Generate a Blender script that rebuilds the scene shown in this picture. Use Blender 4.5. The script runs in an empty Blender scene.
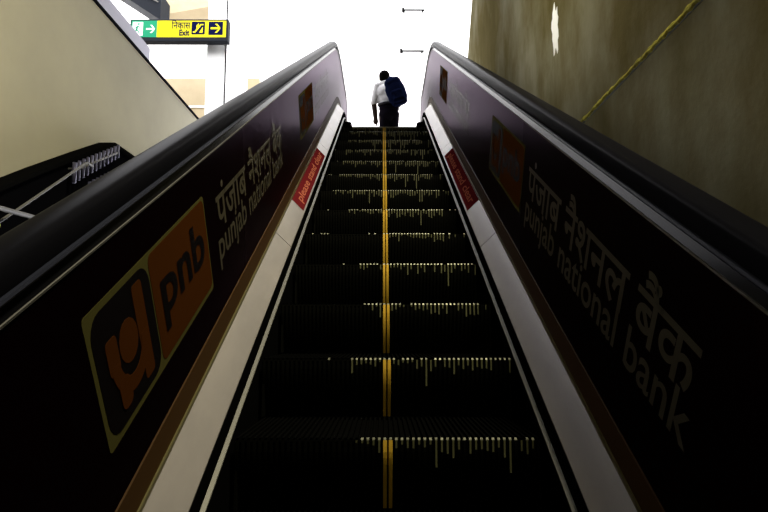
import bpy, bmesh, math, random
from mathutils import Vector, Matrix
random.seed(7)
SC = bpy.context.scene
COL = SC.collection
PI = math.pi
INC = math.radians(30.0)
CI, SI = math.cos(INC), math.sin(INC)

# ------------------------------------------------------------------ materials
def mat(name, color, rough=.5, metal=0., spec=.5, coat=0., emit=None, estr=0., noise=None, bump=None):
    """noise = (second colour, scale, (sx,sy,sz), low, high)"""
    m = bpy.data.materials.new(name); m.use_nodes = True
    nt = m.node_tree; b = nt.nodes['Principled BSDF']
    b.inputs['Base Color'].default_value = (*color, 1)
    b.inputs['Roughness'].default_value = rough
    b.inputs['Metallic'].default_value = metal
    b.inputs['Specular IOR Level'].default_value = spec
    b.inputs['Coat Weight'].default_value = coat
    b.inputs['Coat Roughness'].default_value = .08
    if emit:
        b.inputs['Emission Color'].default_value = (*emit, 1)
        b.inputs['Emission Strength'].default_value = estr
    if noise or bump:
        tc = nt.nodes.new('ShaderNodeTexCoord'); mp = nt.nodes.new('ShaderNodeMapping')
        nt.links.new(tc.outputs['Object'], mp.inputs['Vector'])
        nz = nt.nodes.new('ShaderNodeTexNoise'); nz.inputs['Detail'].default_value = 6
        nz.inputs['Roughness'].default_value = .62
        nt.links.new(mp.outputs['Vector'], nz.inputs['Vector'])
        if noise:
            c2, sc, s3, lo, hi = noise
            mp.inputs['Scale'].default_value = s3; nz.inputs['Scale'].default_value = sc
            rp = nt.nodes.new('ShaderNodeValToRGB')
            rp.color_ramp.elements[0].position = lo; rp.color_ramp.elements[1].position = hi
            rp.color_ramp.elements[0].color = (*color, 1); rp.color_ramp.elements[1].color = (*c2, 1)
            nt.links.new(nz.outputs['Fac'], rp.inputs['Fac'])
            nt.links.new(rp.outputs['Color'], b.inputs['Base Color'])
        if bump:
            n2 = nt.nodes.new('ShaderNodeTexNoise'); n2.inputs['Scale'].default_value = bump[0]
            n2.inputs['Detail'].default_value = 5
            nt.links.new(tc.outputs['Object'], n2.inputs['Vector'])
            bp = nt.nodes.new('ShaderNodeBump'); bp.inputs['Strength'].default_value = bump[1]
            bp.inputs['Distance'].default_value = .02
            nt.links.new(n2.outputs['Fac'], bp.inputs['Height'])
            nt.links.new(bp.outputs['Normal'], b.inputs['Normal'])
    return m

M = {}
M['step'] = mat('step black metal', (.0022, .0022, .002), .6, .0, 0)
M['tip_glint'] = mat('painted cleat tip glints', (.24, .24, .17), .45, .5)  # bright colour stands in for light caught on the step edges
M['cleat'] = mat('riser cleats', (.003, .003, .002), .5, .0, .04)
M['light_streak'] = mat('painted olive light streaks', (.11, .11, .05), .5, .0, .3)  # olive colour stands in for light on the riser tops
M['yellow'] = mat('yellow step paint', (.95, .58, .05), .5)
M['panel'] = mat('maroon glossy panel', (.0105, .0020, .0036), .31, .85, .11)
M['panel'].node_tree.nodes['Principled BSDF'].inputs['Specular Tint'].default_value = (.29, .22, .30, 1)
M['kick'] = mat('brown kick strip', (.042, .019, .004), .6, 0, .06)
M['steel'] = mat('brushed steel deck', (.36, .33, .315), .42, .35, .3, noise=((.29, .27, .26), 9, (1, .25, .25), .35, .7))
M['steel2'] = mat('steel trim', (.17, .165, .15), .45, .6)
M['bevel'] = mat('black glossy bevel', (.004, .004, .005), .14, 0, .02)
M['olive'] = mat('olive moulding', (.15, .13, .05), .4, .5)
M['olive2'] = mat('brush rail aluminium', (.15, .146, .125), .55, .5)
M['black'] = mat('black metal', (.003, .003, .003), .5, 0, 0)
M['guide'] = mat('handrail guide', (.010, .010, .013), .3, .3, .12)
M['strip'] = mat('blue grey guide strip', (.022, .024, .036), .4, .0, .02)
M['rubber'] = mat('black rubber', (.006, .006, .008), .3, 0, .0025)
M['cream'] = mat('cream print', (.058, .053, .016), .8, 0, 0)
M['orange'] = mat('orange print', (.046, .0145, .0027), .8, 0, 0)
M['plum'] = mat('dark plum print', (.002, .001, .001), .8, 0, .03)
M['letter'] = mat('pale lettering', (.047, .042, .028), .36, 0, .08)
M['red'] = mat('red sticker', (.115, .011, .014), .8, 0, 0)
M['redtext'] = mat('sticker lettering', (.42, .12, .07), .8, 0, 0)
M['plaster'] = mat('pale wall plaster', (.40, .375, .275), .6, 0, .03, noise=((.35, .33, .25), 1.1, (1, 1, 1), .4, .7))
M['dark_edge'] = mat('dark coping', (.008, .008, .010), .5, 0, 0)
M['lav'] = mat('lavender beam', (.34, .33, .42), .6)
M['granite'] = mat('black granite', (.002, .002, .0025), .5, 0, 0)
M['chrome'] = mat('stair rail steel', (.095, .093, .09), .5, .2, .1)
M['fin'] = mat('baluster steel', (.09, .09, .15), .4, .5)
M['white'] = mat('white paint', (.85, .85, .83), .6)
M['tan'] = mat('tan beam', (.42, .34, .21), .7, noise=((.36, .29, .17), 2, (1, 1, 1), .4, .7))
M['floor'] = mat('pale floor', (.5, .48, .44), .4)
M['dfloor'] = mat('dark floor', (.05, .048, .045), .5)
M['ceil'] = mat('dim ceiling', (.10, .095, .085), .8)
M['dim'] = mat('dim wall', (.06, .058, .05), .8)
M['sign_dark'] = mat('sign housing', (.014, .016, .02), .5, 0, .03)
M['sign_yellow'] = mat('sign yellow', (.58, .51, .018), .6, 0, 0)
M['sign_green'] = mat('sign green', (.022, .24, .12), .6, 0, 0)
M['sign_navy'] = mat('sign navy', (.004, .006, .032), .6, 0, 0)
M['sign_white'] = mat('sign white', (.85, .85, .85), .5)
M['sealant'] = mat('yellowed sealant', (.30, .27, .05), .85, 0, 0, noise=((.14, .12, .03), 9, (1, 1, 1), .4, .65), bump=(40, .6))
M['groove'] = mat('joint groove', (.03, .028, .012), .9)
M['patch'] = mat('white wall patch', (.80, .78, .74), .5)
M['skin'] = mat('brown skin', (.030, .016, .011), .6, 0, .2)
M['hair'] = mat('black hair', (.004, .0035, .0035), .7, 0, 0)
M['shirt'] = mat('pale shirt', (.60, .59, .60), .8)
M['trouser'] = mat('dark trousers', (.006, .005, .008), .9, 0, 0)
M['shoe'] = mat('black shoe leather', (.01, .01, .01), .35)
M['bag'] = mat('navy bag cloth', (.004, .006, .021), .9, 0, 0)
M['bagdark'] = mat('bag webbing', (.006, .007, .014), .8)
M['greenlamp'] = mat('green pilot lamp', (.3, .4, .05), .4, emit=(.55, .8, .08), estr=.6)

def concrete():
    m = bpy.data.materials.new('stained concrete'); m.use_nodes = True
    nt = m.node_tree; N = nt.nodes.new; L = nt.links.new
    b = nt.nodes['Principled BSDF']; b.inputs['Roughness'].default_value = .5
    b.inputs['Specular IOR Level'].default_value = .0
    tc = N('ShaderNodeTexCoord')
    def nz(scale, s3, det=6):
        mp = N('ShaderNodeMapping'); mp.inputs['Scale'].default_value = s3
        L(tc.outputs['Object'], mp.inputs['Vector'])
        n = N('ShaderNodeTexNoise'); n.inputs['Scale'].default_value = scale; n.inputs['Detail'].default_value = det
        n.inputs['Roughness'].default_value = .6
        L(mp.outputs['Vector'], n.inputs['Vector']); return n.outputs['Fac']
    def ramp(f, lo, hi, c1, c2):
        r = N('ShaderNodeValToRGB'); e = r.color_ramp.elements
        e[0].position = lo; e[1].position = hi; e[0].color = (*c1, 1); e[1].color = (*c2, 1)
        L(f, r.inputs['Fac']); return r.outputs['Color']
    base = ramp(nz(.9, (1, 1, .8)), .32, .68, (.150, .138, .082), (.225, .210, .148))
    def mul(a, c):
        x = N('ShaderNodeMix'); x.data_type = 'RGBA'; x.blend_type = 'MULTIPLY'; x.inputs['Factor'].default_value = 1
        L(a, x.inputs['A']); L(c, x.inputs['B']); return x.outputs['Result']
    c = mul(base, ramp(nz(1.25, (1, 1.2, .75)), .40, .62, (.60, .54, .36), (1, 1, 1)))      # vertical damp runs
    c = mul(c, ramp(nz(5, (1, 1.2, .25), 4), .30, .66, (.87, .86, .82), (1, 1, 1)))
    L(c, b.inputs['Base Color'])
    bp = N('ShaderNodeBump'); bp.inputs['Strength'].default_value = .18; bp.inputs['Distance'].default_value = .02
    L(nz(14, (1, 1, 1)), bp.inputs['Height']); L(bp.outputs['Normal'], b.inputs['Normal'])
    return m
M['concrete'] = concrete()

# ------------------------------------------------------------------ helpers
def link(name, me, m=None, parent=None):
    o = bpy.data.objects.new(name, me); COL.objects.link(o)
    if me is not None and m is not None: me.materials.append(m)
    if parent is not None: o.parent = parent
    return o
def tag(o, label=None, cat=None, group=None, kind=None):
    if label: o['label'] = label
    if cat: o['category'] = cat
    if group: o['group'] = group
    if kind: o['kind'] = kind
    return o
def empty(name, loc=(0, 0, 0), label=None, cat=None, group=None):
    o = link(name, None); o.location = loc; o.empty_display_size = .1
    return tag(o, label, cat, group)
class MB:
    def __init__(s, off=(0, 0, 0)): s.v = []; s.f = []; s.off = Vector(off)
    def add(s, vs, fs):
        n = len(s.v); s.v += [tuple(Vector(v) - s.off) for v in vs]; s.f += [tuple(i + n for i in f) for f in fs]
    def box(s, a, b):
        x0, y0, z0 = a; x1, y1, z1 = b
        s.add([(x0,y0,z0),(x1,y0,z0),(x1,y1,z0),(x0,y1,z0),(x0,y0,z1),(x1,y0,z1),(x1,y1,z1),(x0,y1,z1)],
              [(3,2,1,0),(4,5,6,7),(0,1,5,4),(1,2,6,5),(2,3,7,6),(3,0,4,7)])
    def tube(s, pts, r, n=10, r2=None):
        pts = [Vector(p) for p in pts]; rings = []; k = len(pts)
        for i, p in enumerate(pts):
            d = (pts[min(i+1, k-1)] - pts[max(i-1, 0)]).normalized()
            a = d.cross(Vector((0, 0, 1)))
            if a.length < 1e-3: a = Vector((1, 0, 0))
            a.normalize(); b = d.cross(a)
            rr = r if r2 is None else r + (r2 - r) * i / (k - 1)
            rings.append([p + (a * math.cos(2*PI*j/n) + b * math.sin(2*PI*j/n)) * rr for j in range(n)])
        vs = [v for g in rings for v in g]; fs = []
        for i in range(k - 1):
            for j in range(n): fs.append((i*n+j, i*n+(j+1) % n, (i+1)*n+(j+1) % n, (i+1)*n+j))
        fs += [tuple(range(n-1, -1, -1)), tuple(range((k-1)*n, k*n))]
        s.add(vs, fs)
    def build(s, name, m, parent=None, smooth=False, bevel=0):
        me = bpy.data.meshes.new(name); me.from_pydata(s.v, [], s.f)
        bm = bmesh.new(); bm.from_mesh(me)
        bmesh.ops.recalc_face_normals(bm, faces=bm.faces)
        bm.to_mesh(me); bm.free()
        if smooth:
            for p in me.polygons: p.use_smooth = True
        o = link(name, me, m, parent)
        if bevel:
            md = o.modifiers.new('bevel', 'BEVEL'); md.width = bevel; md.segments = 2; md.limit_method = 'ANGLE'
        return o

# escalator path: origin on the step nosing line, frames (Y, Z, normal) along it
def frames(s0, R, flat, t0=-1.5, newel=None):
    fr = [(t0 * CI, t0 * SI, -SI, CI), (s0 * CI, s0 * SI, -SI, CI)]
    cy, cz = s0 * CI + R * SI, s0 * SI - R * CI
    for i in range(1, 13):
        a = INC * (1 - i / 12); fr.append((cy - R * math.sin(a), cz + R * math.cos(a), -math.sin(a), math.cos(a)))
    y, z = cy, cz + R
    fr.append((y + flat, z, 0, 1))
    if newel:
        nc = newel
        for i in range(1, 13):
            p = PI * i / 12; d = (math.sin(p), math.cos(p))
            fr.append((y + flat - nc * d[0], z + nc - nc * d[1], d[0], d[1]))
    return fr
def pt(fr, x, n): return (x, fr[0] + fr[2] * n, fr[1] + fr[3] * n)
def sweep(mb, prof, fr):
    k = len(prof); vs = [pt(f, x, n) for f in fr for x, n in prof]; fs = []
    for i in range(len(fr) - 1):
        for j in range(k): fs.append((i*k+j, i*k+(j+1) % k, (i+1)*k+(j+1) % k, (i+1)*k+j))
    fs += [tuple(range(k)), tuple(range((len(fr)-1)*k, len(fr)*k))]
    mb.add(vs, fs)
S_STEP, S_BAL, R_ARC, R_BAL = 6.6, 7.25, 2.6, 1.2
FR = frames(S_BAL, R_BAL, 1.15)

def cut(fr, a, b):
    """frames of the balustrade path between arc positions a and b (incline length counted from the origin)"""
    L = []; d = 0; out = []
    for i, f in enumerate(fr):
        if i: d += math.hypot(f[0]-fr[i-1][0], f[1]-fr[i-1][1])
        L.append(d - 1.5)
    def at(s):
        for i in range(len(fr) - 1):
            if L[i] <= s <= L[i+1] + 1e-9:
                t = (s - L[i]) / (L[i+1] - L[i]); return tuple(fr[i][k] * (1-t) + fr[i+1][k] * t for k in range(4))
        return fr[-1]
    return [at(a)] + [f for f, l in zip(fr, L) if a + 1e-6 < l < b - 1e-6] + [at(b)]
END = sum(math.hypot(FR[i][0]-FR[i-1][0], FR[i][1]-FR[i-1][1]) for i in range(1, len(FR))) - 1.5

# flat text and shapes laid on a surface: o origin, ea (right of the reading), eb (up), en (out of the surface)
def text_mesh(body, bold=0., extrude=.0):
    c = bpy.data.curves.new('t', 'FONT'); c.body = body; c.size = 1; c.offset = bold; c.resolution_u = 4; c.extrude = extrude
    o = bpy.data.objects.new('t', c); COL.objects.link(o); bpy.context.view_layer.update()
    me = bpy.data.meshes.new_from_object(o.evaluated_get(bpy.context.evaluated_depsgraph_get()))
    bpy.data.objects.remove(o)
    vs = [v.co.copy() for v in me.vertices]; fs = [tuple(p.vertices) for p in me.polygons]
    bpy.data.meshes.remove(me); return vs, fs
def text_on(mb, body, o, ea, eb, en, a0, a1, b0, unit, bold=.012, lift=.002):
    """text from a0 to a1, baseline b0, unit = size of one em upward"""
    vs, fs = text_mesh(body, bold)
    lo = min(v.x for v in vs); hi = max(v.x for v in vs)
    o, ea, eb, en = map(Vector, (o, ea, eb, en))
    mb.add([o + ea * (a0 + (v.x - lo) / (hi - lo) * (a1 - a0)) + eb * (b0 + v.y * unit) + en * lift for v in vs], fs)
def poly_on(mb, pts, o, ea, eb, en, lift=.001, thick=.001):
    o, ea, eb, en = map(Vector, (o, ea, eb, en)); k = len(pts)
    top = [o + ea * a + eb * b + en * lift for a, b in pts]; bot = [p - en * thick for p in top]
    mb.add(top + bot, [tuple(range(k))] + [(i, (i+1) % k, k+(i+1) % k, k+i) for i in range(k)])
def rrect(a0, b0, a1, b1, r, n=5):
    out = []
    for (ca, cb, st) in ((a1-r, b1-r, 0), (a0+r, b1-r, 1), (a0+r, b0+r, 2), (a1-r, b0+r, 3)):
        for i in range(n + 1):
            t = PI/2 * (st + i / n); out.append((ca + r * math.cos(t), cb + r * math.sin(t)))
    return out
def arcband(ca, cb, r0, r1, t0, t1, sa=1., n=16):
    A = [(ca + sa * r1 * math.cos(t0 + (t1-t0)*i/n), cb + r1 * math.sin(t0 + (t1-t0)*i/n)) for i in range(n+1)]
    B = [(ca + sa * r0 * math.cos(t0 + (t1-t0)*i/n), cb + r0 * math.sin(t0 + (t1-t0)*i/n)) for i in range(n, -1, -1)]
    return A, B
def band_on(mb, ca, cb, r0, r1, t0, t1, fr, sa=1., lift=.003, n=16):
    A, B = arcband(ca, cb, r0, r1, t0, t1, sa, n); B = B[::-1]
    for i in range(n): poly_on(mb, [A[i], A[i+1], B[i+1], B[i]], *fr, lift=lift)

# ------------------------------------------------------------------ camera
h = 1.248; F = 586.6
pit = INC - math.radians(22.75)
cam = bpy.data.cameras.new('camera'); cam.sensor_width = 36; cam.lens = 36 * F / 768; cam.clip_start = .02
co = link('camera', cam); co.location = (-.016, -h * SI, h * CI)
co.rotation_euler = (PI/2 + pit, 0, -math.atan(1.2 / F)); SC.camera = co

# ------------------------------------------------------------------ steps
PITCH = .018; HALF = .486; DEP = .011
def ridge_profile(top, x0=-HALF, x1=HALF, pitch=PITCH):
    """(x, depth) outline: ridge, groove, ridge ... along the width"""
    n = round((x1 - x0) / pitch); out = []
    for i in range(n):
        x = x0 + i * pitch
        out += [(x, DEP), (x + .0045, DEP), (x + .0050, 0), (x + .0130, 0), (x + .0135, DEP)]
    out.append((x1, DEP)); return out
prof = ridge_profile(0)
def strip(mb, rows):
    k = len(rows[0]); vs = [v for r in rows for v in r]; fs = []
    for i in range(len(rows) - 1):
        for j in range(k - 1): fs.append((i*k+j, i*k+j+1, (i+1)*k+j+1, (i+1)*k+j))
    mb.add(vs, fs)
def stepfr(k):
    t = 1.95 + .462 * k
    if t <= S_STEP: return t * CI, t * SI
    a = max(0., INC - (t - S_STEP) / R_ARC)
    cy, cz = S_STEP * CI + R_ARC * SI, S_STEP * SI - R_ARC * CI
    if a > 0: return cy - R_ARC * math.sin(a), cz + R_ARC * math.cos(a)
    return cy + (t - S_STEP - R_ARC * INC), cz + R_ARC
ORD = ['uppermost', 'second', 'third', 'fourth', 'fifth', 'sixth', 'seventh', 'eighth', 'ninth', 'tenth', 'eleventh',
       'twelfth', 'thirteenth', 'fourteenth', 'fifteenth', 'sixteenth']
K0, K1 = -2, 11
tread_me = None
for k in range(K1, K0 - 1, -1):
    y, z = stepfr(k); yp, zp = stepfr(k - 1); yn, zn = stepfr(k + 1)
    rise = z - zp; going = yn - y
    i = K1 - k
    where = 'at the landing edge' if i == 0 else ('from the top of the escalator' if k > K0 else 'from the top')
    st = empty('escalator_step', (0, y, z), 'black grooved escalator step with yellow centre line, %s %s' % (ORD[i], where), 'escalator step', 'steps of the moving escalator')
    mb = MB()
    strip(mb, [[(x, .008, -.0005 - d) for x, d in prof], [(x, going + .06, -.0005 - d) for x, d in prof]])
    mb.box((-HALF, .02, -.05), (HALF, going + .055, -.0125))
    mb.build('tread', M['step'], st)
    mb = MB()
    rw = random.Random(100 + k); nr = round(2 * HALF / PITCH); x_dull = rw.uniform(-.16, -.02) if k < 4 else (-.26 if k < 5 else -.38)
    light_streak = MB()  # light painted as tips and streaks, sparse on the shaded left side
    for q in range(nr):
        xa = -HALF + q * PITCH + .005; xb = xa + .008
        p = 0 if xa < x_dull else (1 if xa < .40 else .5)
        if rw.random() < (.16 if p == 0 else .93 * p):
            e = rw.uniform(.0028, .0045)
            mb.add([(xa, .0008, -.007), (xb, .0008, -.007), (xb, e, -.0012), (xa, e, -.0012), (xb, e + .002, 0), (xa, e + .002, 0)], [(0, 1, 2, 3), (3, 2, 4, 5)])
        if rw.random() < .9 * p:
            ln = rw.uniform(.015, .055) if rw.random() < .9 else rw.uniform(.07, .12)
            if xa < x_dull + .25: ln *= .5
            light_streak.add([(xa + .001, .0002, -.007), (xb - .001, .0002, -.007), (xb - .001, .0008, -.007 - ln), (xa + .001, .0008, -.007 - ln)], [(0, 1, 2, 3)])
    tag(mb.build('nosing_glint', M['tip_glint'], st), 'bright painted light on the tips of the step edge', kind='stuff')
    tag(light_streak.build('light_streak', M['light_streak'], st), 'olive streaks of painted light on the riser ridges', kind='stuff')
    mb = MB(); rows = []
    drop = rise - .0075
    for q in range(13):
        u = q / 12; yo = .001 + .075 * max(0, u - .12) ** 1.6
        rows.append([(x, yo + d, -.006 - drop * u) for x, d in prof])
    strip(mb, rows)
    for sx in (-1, 1): mb.box((sx * (HALF - .006) - .004, .012, -rise + .006), (sx * (HALF - .006) + .004, .05, -.01))
    mb.build('riser', M['cleat'], st)
    mb = MB()
    for xc in (-.009, .009):
        rows = []
        for q in range(13):
            u = q / 12; yo = -.001 + .075 * max(0, u - .12) ** 1.6; zz = -.006 - drop * u
            rows.append([(xc - .0062, yo + .006, zz), (xc - .0055, yo, zz), (xc + .0055, yo, zz), (xc + .0062, yo + .006, zz)])
        strip(mb, rows)
    tag(mb.build('demarcation_line', M['yellow'], st), 'yellow painted centre line')

# ------------------------------------------------------------------ balustrades
XP = .58
u3 = Vector((0, CI, SI)); n3 = Vector((0, -SI, CI))
def logo(par, o, ea, eb, en, a0, b0, w, hh):
    """emblem: dark square with orange sign, orange square with lettering, cream border"""
    o = Vector(o); ea = Vector(ea); eb = Vector(eb); en = Vector(en); g = .016; q = w * .405; fr = (o, ea, eb, en)
    mb = MB(); poly_on(mb, rrect(a0, b0, a0+w, b0+hh, .012), *fr, lift=.001)
    lg = mb.build('logo_plate', M['cream'], par)
    mb = MB(); poly_on(mb, rrect(a0+g, b0+g, a0+q-.006, b0+hh-g, .05), *fr, lift=.002); mb.build('emblem_square', M['plum'], lg)
    mb = MB(); poly_on(mb, rrect(a0+q+.002, b0+g, a0+w-.008, b0+hh-.008, .025), *fr, lift=.002); mb.build('name_square', M['orange'], lg)
    mb = MB(); W = q - g - .006; H = hh - 2*g; A = lambda a: a0 + g + a * W; B = lambda b: b0 + g + b * H
    def rect(c, d, e, f, r=.01, lf=.003): poly_on(mb, rrect(A(c), B(d), A(e), B(f), r), *fr, lift=lf)
    rect(.66, .08, .84, .93, .012)
    rect(.14, .45, .31, .74, .012, .0033)
    ca, cb, r = A(.49), B(.57), .17 * W
    band_on(mb, ca, cb, .001, r, 0, 2*PI, fr, sa=.95)
    band_on(mb, A(.49), B(.50), .20*W, .33*W, PI, 2*PI, fr, sa=.98, lift=.0036)
    rect(.22, .10, .40, .36, .02, .0039)
    mb.build('emblem', M['orange'], lg)
    mb = MB(); text_on(mb, 'pnb', *fr, a0+q+.05, a0+w-.05, b0+hh*.40, hh*.62, bold=.02, lift=.0035); mb.build('logo_lettering', M['plum'], lg)

def balustrade(sx, label):
    root = empty('escalator_balustrade', (0, 0, 0), label, 'escalator balustrade')
    X = lambda pr: [(sx * x, n) for x, n in pr]
    mb = MB()
    fr = cut(FR, -1.5, END)
    sweep(mb, X([(XP, .19), (XP, .815), (XP + .02, .815), (XP + .02, .19)]), fr)
    # rounded end of the panel
    f = FR[-1]; c = .52; r0 = .295; k = 14
    A = [(sx * XP, f[0] + r0 * math.cos(-PI/2 + PI*i/k), f[1] + c + r0 * math.sin(-PI/2 + PI*i/k)) for i in range(k+1)]
    Bv = [(sx * (XP + .02), y, z) for _, y, z in A]
    mb.add(A + Bv, [tuple(range(k+1)), tuple(range(2*k+1, k, -1))] + [(i, i+1, k+2+i, k+1+i) for i in range(k)])
    panel = mb.build('side_panel', M['panel'], root)
    mb = MB(); sweep(mb, X([(XP - .004, .192), (XP - .004, .272), (XP + .001, .274), (XP + .001, .19)]), cut(FR, -1.5, END)); mb.build('kick_strip', M['kick'], root)
    mb = MB(); sweep(mb, X([(XP - .009, .182), (XP - .009, .194), (XP, .194), (XP, .182)]), cut(FR, -1.5, END)); mb.build('moulding', M['olive'], root)
    mb = MB(); sweep(mb, X([(XP - .004, .815), (XP - .005, .820), (XP, .8215), (XP + .01, .815)]), cut(FR, -1.5, END)); mb.build('top_trim', M['steel2'], root)
    mb = MB(); sweep(mb, X([(XP - .003, .8215), (XP + .006, .840), (XP + .03, .840), (XP + .03, .8215)]), cut(FR, -1.5, END)); mb.build('top_bevel', M['bevel'], root)
    mb = MB(); sweep(mb, X([(.592, .845), (.590, .847), (.583, .849), (.583, .856), (.590, .858), (.592, .872), (.640, .872), (.640, .79), (.612, .79), (.612, .845)]), cut(FR, -1.5, END)); mb.build('handrail_guide', M['guide'], root)
    mb = MB(); sweep(mb, X([(.571, .848), (.569, .852), (.571, .857), (.589, .857), (.589, .848)]), cut(FR, -1.5, END)); mb.build('guide_strip', M['strip'], root)
    mb = MB(); sweep(mb, X([(.604, -.5), (.604, .79), (.625, .79), (.625, -.5)]), cut(FR, -1.5, END)); mb.build('outer_cladding', M['black'], root)
    # deck in sheets with open seams
    cuts = [-1.5, .55, 2.872, 5.15, 5.95, 7.03, END + 0]
    for a, b in zip(cuts[:-1], cuts[1:]):
        mb = MB(); sweep(mb, X([(.5, .096), (.5, .088), (XP, .176), (XP, .184)]), cut(FR, a + .003, b - .003)); mb.build('deck_sheet', M['steel'], root)
    mb = MB(); sweep(mb, X([(.506, .09), (.50, .093), (.50, -.55), (.506, -.55)]), cut(FR, -1.5, END)); mb.build('skirt', M['black'], root)
    mb = MB(); sweep(mb, X([(.50, .010), (.489, .010), (.487, .015), (.487, .021), (.50, .025)]), cut(FR, -1.5, END)); mb.build('brush_rail', M['olive2'], root)
    yb, zb = stepfr(11); mb = MB(); mb.box((sx * .438 - .05, yb + .02, zb + .003), (sx * .438 + .05, yb + .25, zb + .085)); mb.build('comb_side_block', M['black'], root, bevel=.03)
    # printed panel graphics
    o = Vector((sx * XP, 0, 0)); en = Vector((-sx, 0, 0)); ea = u3 * (-sx)
    sgn = -sx
    def word(body, a_near, a_far, b0, unit, bold):
        a0, a1 = (a_near, a_far) if sgn > 0 else (-a_far, -a_near)
        mb = MB(); text_on(mb, body, o, ea, n3, en, a0, a1, b0, unit, bold=bold); return mb
    if sgn > 0:
        logos = [(.962, .395, .80, .318), (4.02, .42, .82, .30)]; words = [(1.89, 3.26), (4.97, 6.3)]
    else:
        logos = [(2.43, .43, .80, .295), (5.62, .43, .75, .295)]; words = [(.935, 2.33), (4.08, 5.42)]
    for a, b, w, hh in logos: logo(panel, o, ea, n3, en, a if sgn > 0 else -a - w, b, w, hh)
    for a, b in words:
        word('पंजाब नैशनल बैंक', a, b, .548, .185, .012).build('hindi_lettering', M['letter'], panel)
        word('punjab national bank', a - .02, b, .445, .155, .010).build('english_lettering', M['letter'], panel)
    # safety sticker on the deck
    e = Vector((sx * (XP - .5), -SI * .088, CI * .088)).normalized()
    nrm = Vector((-sx * .088, -SI * .08, CI * .08)).normalized()
    od = Vector(pt((0, 0, -SI, CI), sx * .5, .096)); wd = math.hypot(.08, .088)
    a0, a1 = 3.45, 4.92
    eb = e if sgn > 0 else e
    fr_ = (od, u3 * sgn, e, nrm)
    mb = MB(); q0, q1 = (a0, a1) if sgn > 0 else (-a1, -a0)
    poly_on(mb, [(q0, .010), (q1, .010), (q1, wd - .010), (q0, wd - .010)], *fr_, lift=.0015); 
    stk = mb.build('safety_sticker', M['red'], root); tag(stk, 'red safety sticker')
    ta, tb = q0 + .10, q1 - .06
    for wd_, c0, c1 in (('please', 0, .335), ('stand', .385, .67), ('clear', .725, 1)):
        mb = MB(); text_on(mb, wd_, *fr_, ta + (tb-ta)*c0, ta + (tb-ta)*c1, .040, .072, bold=.012, lift=.0025); mb.build('printed_word', M['redtext'], stk)
    return root
balustrade(-1, 'maroon escalator side panel with bank lettering, on the left of the steps')
balustrade(1, 'maroon escalator side panel with bank lettering, along the stained concrete wall')

HFR = frames(S_BAL, R_BAL, 1.15, newel=.52)
def handrail(sx, label):
    mb = MB(); pr = []
    xc, nc, a, b = .614, .866, .038, .031
    for i in range(17):
        t = -PI * .16 + (PI * 1.32) * i / 16
        pr.append((xc + a * math.copysign(abs(math.cos(t)) ** .5, math.cos(t)), nc + .012 + b * math.copysign(abs(math.sin(t)) ** .5, math.sin(t))))
    pr += [(xc - .026, .862), (xc - .026, .874), (xc + .026, .874), (xc + .026, .862)]
    fr = [f for f in HFR]
    # along the newel the belt turns with its frame
    sweep(mb, [(sx * x, n) for x, n in pr], cut(fr, -1.5, 99) if False else fr)
    o = mb.build('escalator_handrail', M['rubber'], smooth=False)
    for p in o.data.polygons: p.use_smooth = len(p.vertices) == 4
    md = o.modifiers.new('es', 'EDGE_SPLIT'); md.split_angle = math.radians(40)
    tag(o, label, 'escalator handrail')
handrail(-1, 'black rubber handrail belt on the left side panel of the escalator')
handrail(1, 'black rubber handrail belt running beside the stained concrete wall')

mb = MB(); sweep(mb, [(-.625, -.56), (.625, -.56), (.625, -.80), (-.625, -.80)], FR)
tag(mb.build('escalator_truss', M['black']), 'black steel truss carrying the escalator underneath its steps', 'escalator truss')

# ------------------------------------------------------------------ setting
def struct(name, a, b, m, bevel=0):
    mb = MB(); mb.box(a, b); o = mb.build(name, m, bevel=bevel); o['kind'] = 'structure'; return o
LZ = (S_STEP + R_ARC * math.tan(INC / 2)) * SI        # landing level
ys, zs = stepfr(K1 + 1)
struct('floor_lower', (-2.6, -4, -1.75), (1.6, 8, -1.6), M['dfloor'])
struct('wall_rear', (-2.6, -4.2, -1.75), (1.6, -4, 7.2), M['dim'])
struct('floor_landing', (-.486, ys, LZ - .25), (.486, 9.6, LZ), M['floor'])
struct('floor_hall', (-8, 9.6, LZ - .25), (4, 14, LZ), M['floor'])
struct('ceiling', (-2.7, -4.2, 7.2), (1.6, 7.6, 7.4), M['ceil'])
struct('ceiling_side', (-8, -4.2, 7.2), (-2.7, 5.0, 7.4), M['ceil'])
# right wall, its far edge leaning
mb = MB(); X0, X1 = 1.35, 1.6
mb.add([(X0,-4,-1.7),(X0,8.9,-1.7),(X0,8.9,4.9),(X0,6.95,7.2),(X0,-4,7.2),(X1,-4,-1.7),(X1,8.9,-1.7),(X1,8.9,4.9),(X1,6.95,7.2),(X1,-4,7.2)],
       [(0,1,2,3,4),(9,8,7,6,5),(0,5,6,1),(1,6,7,2),(2,7,8,3),(3,8,9,4),(4,9,5,0)])
wall_r = mb.build('wall_right', M['concrete'], bevel=.06); wall_r['kind'] = 'structure'
# joint with yellowed sealant
mb = MB(); y = -3.9; L = []
while y < 8.6:
    L.append((y, 2.505 + random.uniform(-.006, .006), .011 + random.uniform(-.004, .007) + (.008 if y < 3.3 else -.004))); y += .035
vs = []; fs = []
for y, z, w in L: vs += [(X0 + .004, y, z - w), (X0 - .010 - random.uniform(0, .006), y, z - w*.3), (X0 - .008, y, z + w*.5), (X0 + .004, y, z + w)]
for i in range(len(L) - 1):
    for j in range(3): fs.append((i*4+j, i*4+j+1, (i+1)*4+j+1, (i+1)*4+j))
mb.add(vs, fs); o = mb.build('trim_1', M['sealant']); o['kind'] = 'structure'
mb = MB(); mb.box((X0 - .003, -3.9, 2.478), (X0 + .004, 8.6, 2.495)); o = mb.build('trim_2', M['groove']); o['kind'] = 'structure'
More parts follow.
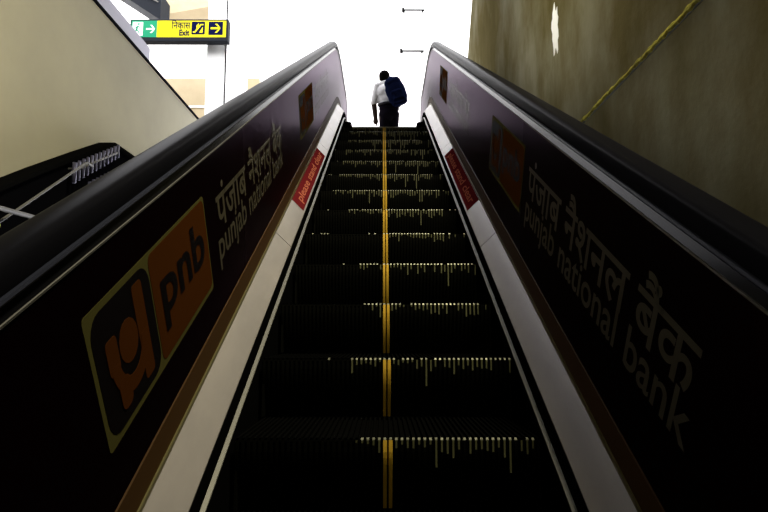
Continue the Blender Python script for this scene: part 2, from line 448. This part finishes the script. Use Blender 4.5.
# irregular white patch on the right wall
def patch(cy, cz, hy, hz, seed):
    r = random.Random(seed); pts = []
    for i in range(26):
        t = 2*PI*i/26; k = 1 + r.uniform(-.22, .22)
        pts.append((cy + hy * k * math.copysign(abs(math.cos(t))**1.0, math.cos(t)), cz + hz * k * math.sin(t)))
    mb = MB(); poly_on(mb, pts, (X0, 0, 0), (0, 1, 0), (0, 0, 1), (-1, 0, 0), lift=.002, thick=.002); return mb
tag(patch(3.76, 3.45, .085, .20, 1).build('wall_patch', M['patch'], wall_r), 'tall white wall patch')

# left wall with its dark coping
struct('wall_left', (-2.7, -4, -1.75), (-2.5, 12.4, 3.885), M['plaster'])
struct('trim_3', (-2.71, -4, 3.885), (-2.485, 12.4, 3.912), M['dark_edge'])
struct('wall_far_left', (-8.2, -4.2, -1.75), (-8, 12, 7.4), M['dim'])
struct('wall_rear_left', (-8, -4.2, 3.0), (-2.6, -4, 7.2), M['dim'])
struct('floor_upper_left', (-8, -4, 3.3), (-2.7, 9.6, 3.5), M['dfloor'])
# pale upstand behind the coping
struct('trim_4', (-3.1, 2.0, 3.5), (-2.9, 6.27, 4.55), M['lav'])
# hall beyond
struct('wall_back', (-8, 14, LZ), (4, 14.2, 11.5), M['white'])
# two thin dark bars on the back wall
def wall_bar(x0, x1, z, label):
    r = empty('wall_bar', (x0, 13.95, z), label, 'wall bar')
    mb = MB(); mb.tube([(0, -.05, 0), (x1-x0, -.05, 0)], .024); mb.build('bar', M['black'], r)
    for q in (.03, x1-x0-.05):
        mb = MB(); mb.box((q-.02, -.05, -.02), (q+.02, .05, .02)); mb.build('bracket', M['black'], r)
    mb = MB(); mb.box((-.03, -.08, -.05), (.03, -.03, .05)); mb.build('end_clamp', M['black'], r)
wall_bar(.515, 1.09, 9.467, 'upper of two thin dark bars on the bright white wall')
wall_bar(.46, 1.06, 8.327, 'lower of two thin dark bars, above the commuter on the white wall')
# column, tan beams, dark duct
o = struct('column', (-3.47, 10.3, LZ), (-3.095, 11.0, 10.5), M['white'])
o = struct('trim_5', (-3.105, 10.285, LZ), (-3.085, 10.31, 10.5), M['dark_edge'])
o = struct('wall_pier', (-3.09, 10.45, LZ), (-2.83, 11.0, 10.5), M['white'])
mb = MB(); mb.box((-5.6, 12.0, 5.0), (-2.80, 12.5, 6.72)); b = mb.build('beam', M['tan']); b['kind'] = 'structure'
mb = MB(); mb.box((-5.5, 11.97, 6.03), (-3.9, 12.0, 6.07)); mb.build('ledge', M['white'], b)
mb = MB(); mb.add([(-5.3, 12, 8.2), (-4.0, 12, 8.45), (-4.0, 12, 8.7), (-5.3, 12, 8.6), (-5.3, 12.6, 8.2), (-3.7, 12.6, 8.5), (-3.7, 12.6, 8.75), (-5.3, 12.6, 8.6)],
                  [(3,2,1,0),(4,5,6,7),(0,1,5,4),(1,2,6,5),(2,3,7,6),(3,0,4,7)])
o = mb.build('beam', M['tan']); o['kind'] = 'structure'
dk = empty('roof_duct', (-5.2, 11.0, 7.55), 'dark metal roof duct above the exit sign, left of the tan beam', 'duct')
mb = MB(); mb.add([(-.9,0,.95),(.50,0,.02),(.50,0,.62),(-.2,0,1.1),(-.9,.5,.95),(.50,.5,.02),(.50,.5,.62),(-.2,.5,1.1)],
                  [(3,2,1,0),(4,5,6,7),(0,1,5,4),(1,2,6,5),(2,3,7,6),(3,0,4,7)]); mb.build('duct_body', M['sign_dark'], dk)
mb = MB()
for q in (.25, .55): mb.tube([(-.6, -.03, .95 - .1*q), (.45, -.03, .3 + .4*q)], .012)
mb.build('duct_strap', M['steel2'], dk)

# ------------------------------------------------------------------ exit sign
sg = empty('exit_sign', (-2.985, 10.0, 6.595), 'green and yellow exit sign with arrows, fixed to the white column', 'sign')
SWD, SHT = 1.885, .43
mb = MB(); mb.box((-SWD, 0, -.02), (0, .16, SHT)); mb.build('housing', M['sign_dark'], sg, bevel=.012)
mb = MB(); mb.box((-.55, .16, .1), (-.35, .30, .3)); mb.build('wall_bracket', M['sign_dark'], sg)
o0 = (-SWD, 0, 0); ex = (1, 0, 0); ez = (0, 0, 1); ey = (0, -1, 0); fr = (o0, ex, ez, ey)
mb = MB(); poly_on(mb, [(.03, .06), (.52, .06), (.52, .395), (.03, .395)], *fr, lift=.003); gp = mb.build('green_panel', M['sign_green'], sg)
mb = MB(); poly_on(mb, [(.52, .06), (1.845, .06), (1.845, .395), (.52, .395)], *fr, lift=.003); yp = mb.build('yellow_panel', M['sign_yellow'], sg)
def arrow(mb, ca, cb, s, w, lift):
    poly_on(mb, [(ca - s, cb - w), (ca + s*.75, cb - w), (ca + s*.75, cb + w), (ca - s, cb + w)], *fr, lift=lift)
    for q in (1, -1):
        poly_on(mb, [(ca + s - w*.2, cb - q*w), (ca + s, cb + q*w*.4), (ca + s*.1 + w, cb + q*s*.95), (ca + s*.1 - w*1.2, cb + q*s*.95)], *fr, lift=lift)
mb = MB(); arrow(mb, .40, .225, .085, .016, .006); mb.build('arrow', M['sign_white'], gp)
mb = MB(); poly_on(mb, [(.055, .09), (.25, .09), (.25, .365), (.055, .365)], *fr, lift=.005); dr = mb.build('doorway_symbol', M['sign_white'], gp)
mb = MB()
band_on(mb, .17, .325, .001, .022, 0, 2*PI, fr, lift=.007)
for P in ([(.13, .28), (.165, .295), (.15, .20), (.115, .21)], [(.125, .215), (.15, .21), (.20, .15), (.18, .135)], [(.115, .21), (.145, .20), (.10, .11), (.08, .12)],
          [(.15, .285), (.165, .29), (.215, .235), (.20, .225)], [(.13, .28), (.14, .27), (.09, .215), (.08, .225)]): poly_on(mb, P, *fr, lift=.007)
mb.build('running_figure', M['sign_green'], dr)
mb = MB(); text_on(mb, 'िनकास', *fr, .80, 1.16, .235, .19, bold=.014, lift=.006)
text_on(mb, 'Exit', *fr, .95, 1.15, .095, .165, bold=.035, lift=.006); mb.build('sign_lettering', M['sign_navy'], yp)
mb = MB(); poly_on(mb, rrect(1.185, .115, 1.44, .375, .015), *fr, lift=.005); es = mb.build('escalator_symbol', M['sign_navy'], yp)
mb = MB()
for P in ([(1.21, .15), (1.26, .15), (1.37, .30), (1.41, .30), (1.41, .325), (1.35, .325), (1.24, .175), (1.21, .175)], [(1.275, .24), (1.32, .30), (1.32, .345), (1.275, .29)],
          [(1.33, .15), (1.40, .15), (1.40, .27)]): poly_on(mb, P, *fr, lift=.007)
mb.build('escalator_glyph', M['sign_yellow'], es)
mb = MB(); poly_on(mb, rrect(1.51, .105, 1.785, .375, .015), *fr, lift=.005); ap = mb.build('arrow_square', M['sign_navy'], yp)
mb = MB(); arrow(mb, 1.645, .24, .095, .02, .007); mb.build('arrow', M['sign_yellow'], ap)

# ------------------------------------------------------------------ stair beyond the left side panel
sp = empty('stair_parapet', (-2.3, 3.4, 2.0), 'black granite stair parapet sloping up along the pale left wall', 'parapet')
top = [(-.4, .3), (2.8, 1.925), (3.22, 2.153), (3.76, 2.432), (4.204, 2.655), (6.6, 2.655)]
mb = MB(sp.location); k = len(top)
A = [(-2.32, y, z) for y, z in top] + [(-2.32, y, z - 1.5) for y, z in reversed(top)]
B = [(-2.42, y, z) for _, y, z in A]; n = len(A)
fs = []
for i in range(k - 1):
    fs.append((i, i+1, n-2-i, n-1-i)); fs.append((n+i, 2*n-1-i, 2*n-2-i, n+i+1))
fs += [(i, (i+1) % n, n+(i+1) % n, n+i) for i in range(n)]
mb.add(A + B, fs); mb.build('parapet_panel', M['granite'], sp)
mb = MB(sp.location)
for i in range(k - 1):
    (y0, z0), (y1, z1) = top[i], top[i+1]
    mb.add([(-2.29,y0,z0-.02),(-2.29,y1,z1-.02),(-2.29,y1,z1+.012),(-2.29,y0,z0+.012),(-2.43,y0,z0-.02),(-2.43,y1,z1-.02),(-2.43,y1,z1+.012),(-2.43,y0,z0+.012)],
           [(0,1,2,3),(7,6,5,4),(0,4,5,1),(1,5,6,2),(2,6,7,3),(3,7,4,0)])
mb.build('coping', M['black'], sp)
sr = empty('stair_railing', (-2.2, 3.4, 2.0), 'steel railing with short upright bars fixed on the black stair parapet', 'railing')
def rail(name, pts, r, m, parent):
    mb = MB(parent.location); mb.tube(pts, r, 10); return mb.build(name, m, parent, smooth=True)
rail('top_rail', [(-2.24, 3.519, 2.236), (-2.24, 4.137, 2.554)], .010, M['chrome'], sr)
for q in range(12):
    t = q / 11; y = 3.50 + t * .66; zt = 2.285 + t * .345
    rail('baluster', [(-2.24, y, zt - .15 + .04*t), (-2.24, y, zt)], .011 if q else .016, M['fin'], sr)
for q in range(6):
    t = q / 5; y = 3.725 + t * .30; z = 2.15 + t * .16
    rail('baluster', [(-2.24, y, z - .05), (-2.24, y, z + .05)], .012, M['fin'], sr)
for y, z in ((3.56, 2.257), (3.83, 2.396), (4.08, 2.525)):
    mb = MB(sr.location); mb.tube([(-2.24, y, z), (-2.318, y, z)], .007, 8); mb.build('bracket', M['chrome'], sr)
hr = empty('stair_handrail', (-2.05, 2.7, 1.7), 'slim steel stair handrail with a bent upper end, left of the escalator', 'handrail')
rail('rail_tube', [(-2.05, 1.2, .83), (-2.05, 2.583, 1.746), (-2.05, 3.28, 2.215), (-2.05, 3.31, 2.228), (-2.05, 3.38, 2.222)], .008, M['chrome'], hr)
for y, z in ((2.0, 1.36),): rail('wall_bracket', [(-2.05, y, z), (-2.318, y, z - .03)], .005, M['chrome'], hr)
gb = empty('barrier_rail', (-2.0, 2.4, 1.7), 'thick level steel bar crossing in front of the slim stair handrail', 'rail')
rail('bar', [(-2.0, .6, 1.66), (-2.0, 2.84, 1.724)], .0135, M['chrome'], gb)
rail('bar_bracket', [(-2.0, 2.30, 1.71), (-2.318, 2.30, 1.60)], .008, M['chrome'], gb)
pl = empty('pilot_lamp', (-2.32, 3.0, 1.77), 'tiny glowing green pilot lamp below the level steel bar', 'pilot lamp')
mb = MB(pl.location); mb.tube([(-2.32, 2.80, 1.70), (-2.29, 2.80, 1.70)], .017, 12); mb.build('lamp_lens', M['greenlamp'], pl)
mb = MB(pl.location); mb.tube([(-2.325, 2.80, 1.70), (-2.312, 2.80, 1.70)], .024, 12); mb.build('lamp_collar', M['black'], pl)

# ------------------------------------------------------------------ commuter
PX, PY = .085, 8.57
def blob(parts, voxel, smooth=6):
    """tapered capsules (p0, r0, p1, r1) and ellipsoids (c, (rx,ry,rz)) fused into one surface"""
    bm = bmesh.new()
    for p in parts:
        if len(p) == 2:
            c, r = p; mt = Matrix.Translation(c) @ Matrix.Diagonal((*r, 1))
            bmesh.ops.create_icosphere(bm, subdivisions=3, radius=1, matrix=mt)
        else:
            p0, r0, p1, r1 = p[:4]; fl = p[4] if len(p) > 4 else 1.
            p0, p1 = Vector(p0), Vector(p1); N = max(6, int((p1-p0).length / .02))
            d = (p1-p0).normalized(); a = d.cross(Vector((0, 1, 0)))
            if a.length < .01: a = Vector((1, 0, 0))
            a.normalize(); b = d.cross(a); rings = []
            for i in range(-3, N + 4):
                if i < 0: s = math.sin(PI/2 * (4 + i) / 4); q = p0 - d * r0 * math.cos(PI/2 * (4+i)/4); r = r0 * s
                elif i > N: j = i - N; s = math.cos(PI/2 * j / 4); q = p1 + d * r1 * math.sin(PI/2 * j/4); r = r1 * s
                else: t = i / N; q = p0.lerp(p1, t); r = r0 + (r1-r0) * t
                rings.append([bm.verts.new(q + a * math.cos(2*PI*k/16) * r + b * math.sin(2*PI*k/16) * r * fl) for k in range(16)])
            for i in range(len(rings) - 1):
                for k in range(16): bm.faces.new((rings[i][k], rings[i][(k+1) % 16], rings[i+1][(k+1) % 16], rings[i+1][k]))
            bm.faces.new(rings[0][::-1]); bm.faces.new(rings[-1])
    bmesh.ops.recalc_face_normals(bm, faces=bm.faces)
    me = bpy.data.meshes.new('b'); bm.to_mesh(me); bm.free()
    o = bpy.data.objects.new('b', me); COL.objects.link(o)
    md = o.modifiers.new('r', 'REMESH'); md.mode = 'VOXEL'; md.voxel_size = voxel; md.use_smooth_shade = True
    ms = o.modifiers.new('s', 'SMOOTH'); ms.iterations = smooth; ms.factor = .5
    bpy.context.view_layer.update()
    out = bpy.data.meshes.new_from_object(o.evaluated_get(bpy.context.evaluated_depsgraph_get()))
    bpy.data.objects.remove(o)
    for p in out.polygons: p.use_smooth = True
    return out
pr = empty('person', (PX, PY, LZ), 'person in pale shirt and dark trousers walking away, head bowed', 'person')
SHL, SHR = (-.19, .02, 1.415), (.11, .02, 1.425)
EL, WL = (-.248, .0, 1.125), (-.222, .05, .905)
ER, WR = (.165, .10, 1.14), (.09, .27, 1.30)
HC = (-.080, .09, 1.595)
KL, AL = (-.085, .06, .50), (-.085, -.10, .11)
KR, AR = (.085, .14, .51), (.09, .22, .10)
body = [(HC, (.074, .094, .098)), ((HC[0]-.01, HC[1]+.075, 1.535), (.05, .045, .06)), ((-.05, .055, 1.40), .058, (-.063, .08, 1.55), .052),
        ((HC[0]-.074, HC[1]-.01, 1.572), (.010, .022, .032)), ((HC[0]+.074, HC[1]-.01, 1.572), (.010, .022, .032)), ((HC[0]-.01, HC[1]+.112, 1.545), (.014, .02, .024)),
        ((-.045, .02, 1.30), (.17, .105, .16)), ((-.02, .01, 1.10), (.145, .095, .14)), ((0, 0, .95), (.165, .11, .12)),
        (SHL, .052, EL, .041), (EL, .048, WL, .038), (SHR, .052, ER, .041), (ER, .040, WR, .027),
        ((-.085, 0, .92), .085, KL, .056), (KL, .056, AL, .038), ((.085, 0, .92), .085, KR, .056), (KR, .056, AR, .038),
        ((AL[0], AL[1]+.02, .07), .036, (AL[0], AL[1]+.16, .04), .03), ((AR[0], AR[1]+.02, .06), .036, (AR[0], AR[1]+.16, .04), .03)]
for W, s in ((WL, 1), (WR, -1)):
    body.append((W, .031, (W[0] + .004*s, W[1]+.012, W[2]-.075), .046, .85))
    px, py, pz = W[0] + .004*s, W[1]+.012, W[2]-.085
    for q, (dy, ln) in enumerate(((-.027, .062), (-.009, .072), (.009, .068), (.026, .055))):
        a = (px, py + dy, pz); b = (px + .006*s, py + dy + .004, pz - ln*.55); c = (px + .026*s, py + dy + .008, pz - ln)
        body += [(a, .0095, b, .009), (b, .009, c, .0075)]
    body += [((px, py + .022, pz + .05), .012, (px + .018*s, py + .05, pz + .015), .010), ((px + .018*s, py + .05, pz + .015), .010, (px + .03*s, py + .05, pz - .02), .008)]
link('body', blob(body, .0075, 3), M['skin'], pr)
hair = [((HC[0]+.004, HC[1]-.018, HC[2]+.020), (.092, .102, .098)), ((HC[0], HC[1]-.045, HC[2]-.028), (.078, .06, .055))]
link('hair', blob(hair, .010, 2), M['hair'], pr)
shirt = [((-.045, .02, 1.29), (.185, .122, .165)), ((-.02, .01, 1.17), (.170, .115, .12)), ((-.005, .005, 1.10), (.165, .115, .05)), (SHL, .066, EL, .056), ((SHR), .066, ER, .056),
         ((-.18, .02, 1.42), .056, (-.06, .035, 1.465), .062), ((-.06, .035, 1.465), .062, (.11, .02, 1.43), .058), ((-.05, .045, 1.45), .068, (-.058, .06, 1.49), .062)]
link('shirt', blob(shirt, .011, 5), M['shirt'], pr)
tr = [((0, 0, 1.02), (.168, .122, .10)), ((0, 0, .92), (.172, .125, .13)), ((-.066, 0, .88), .092, KL, .074), (KL, .078, (AL[0], AL[1], .14), .066),
      ((.066, 0, .88), .092, KR, .074), (KR, .078, (AR[0], AR[1], .13), .066)]
link('trousers', blob(tr, .011, 5), M['trouser'], pr)
for A_ in (AL, AR):
    link('shoe', blob([((A_[0], A_[1], .065), .052, (A_[0], A_[1] + .17, .045), .044), ((A_[0], A_[1]+.07, .03), (.047, .15, .03))], .010, 3), M['shoe'], pr)
# belt
mb = MB(); pts = [(.172*math.cos(2*PI*i/24), .124*math.sin(2*PI*i/24), 1.085) for i in range(25)]
mb.tube(pts, .018, 8); mb.build('belt', M['bagdark'], pr, smooth=True)

bp = empty('backpack', (PX + .105, PY - .17, LZ + 1.255), 'navy backpack slung over the right shoulder of the walking person', 'backpack')
rot = Matrix.Rotation(math.radians(-17), 4, 'Y')
bp.rotation_euler = (math.radians(-4), math.radians(-19), 0); bp.scale = (1.06, 1.0, 1.06)
bag = blob([((-.05, 0, .14), .085, (.05, 0, .14), .085), ((-.055, 0, -.17), .075, (.055, 0, -.17), .075), ((0, 0, 0), (.155, .095, .22)), ((0, 0, -.1), (.15, .10, .14)), ((0, 0, .15), (.095, .07, .09))], .012, 6)
link('bag_body', bag, M['bag'], bp)
link('front_pocket', blob([((-.05, -.055, -.16), .055, (.05, -.055, -.16), .055), ((-.05, -.055, -.05), .055, (.05, -.055, -.05), .055), ((0, -.055, -.10), (.10, .055, .11))], .012, 8), M['bag'], bp)
mb = MB(); mb.tube([(-.03, .02, .225), (-.02, .02, .255), (.02, .02, .255), (.03, .02, .225)], .010, 8); mb.build('carry_loop', M['bagdark'], bp, smooth=True)
mb = MB(); mb.tube([(-.05, .02, .20), (-.04, .09, .215), (-.03, .19, .19), (-.02, .27, .09), (-.01, .265, -.05), (.03, .12, -.18)], .016, 8); mb.build('shoulder_strap', M['bagdark'], bp, smooth=True)

# ------------------------------------------------------------------ light
w = bpy.data.worlds.new('sky'); SC.world = w; w.use_nodes = True
bg = w.node_tree.nodes['Background']; bg.inputs['Color'].default_value = (.975, .965, 1, 1); bg.inputs['Strength'].default_value = 6.0
def area(name, loc, aim, sx, sy, power, color, spread=PI):
    l = bpy.data.lights.new(name, 'AREA'); l.shape = 'RECTANGLE'; l.size = sx; l.size_y = sy; l.energy = power; l.color = color; l.spread = spread
    o = link(name, l); o.location = loc
    o.rotation_euler = (Vector(aim) - Vector(loc)).to_track_quat('-Z', 'Y').to_euler(); return o
area('right_fill_light', (1.28, .2, 5.3), (-1.6, 2.2, .8), .15, 1.6, 190, (1, .915, .67), math.radians(100))  # unseen light added to brighten the left deck, left wall and risers
area('left_fill_light', (-2.35, 2.4, 5.0), (1.35, 3.3, 4.7), .15, 1.2, 20, (1, .93, .60), math.radians(58))  # unseen light added to lift the concrete wall opposite
area('lower_hall_light', (.25, -2.6, 1.75), (.12, 3.5, 1.9), .7, .2, 0.8, (1, .93, .55), math.radians(60))

vs_ = SC.view_settings
SC.display_settings.display_device = 'sRGB'
vs_.view_transform = 'Standard'; vs_.look = 'None'; vs_.exposure = 0; vs_.gamma = 1; vs_.use_curve_mapping = False
SC.cycles.max_bounces = 8
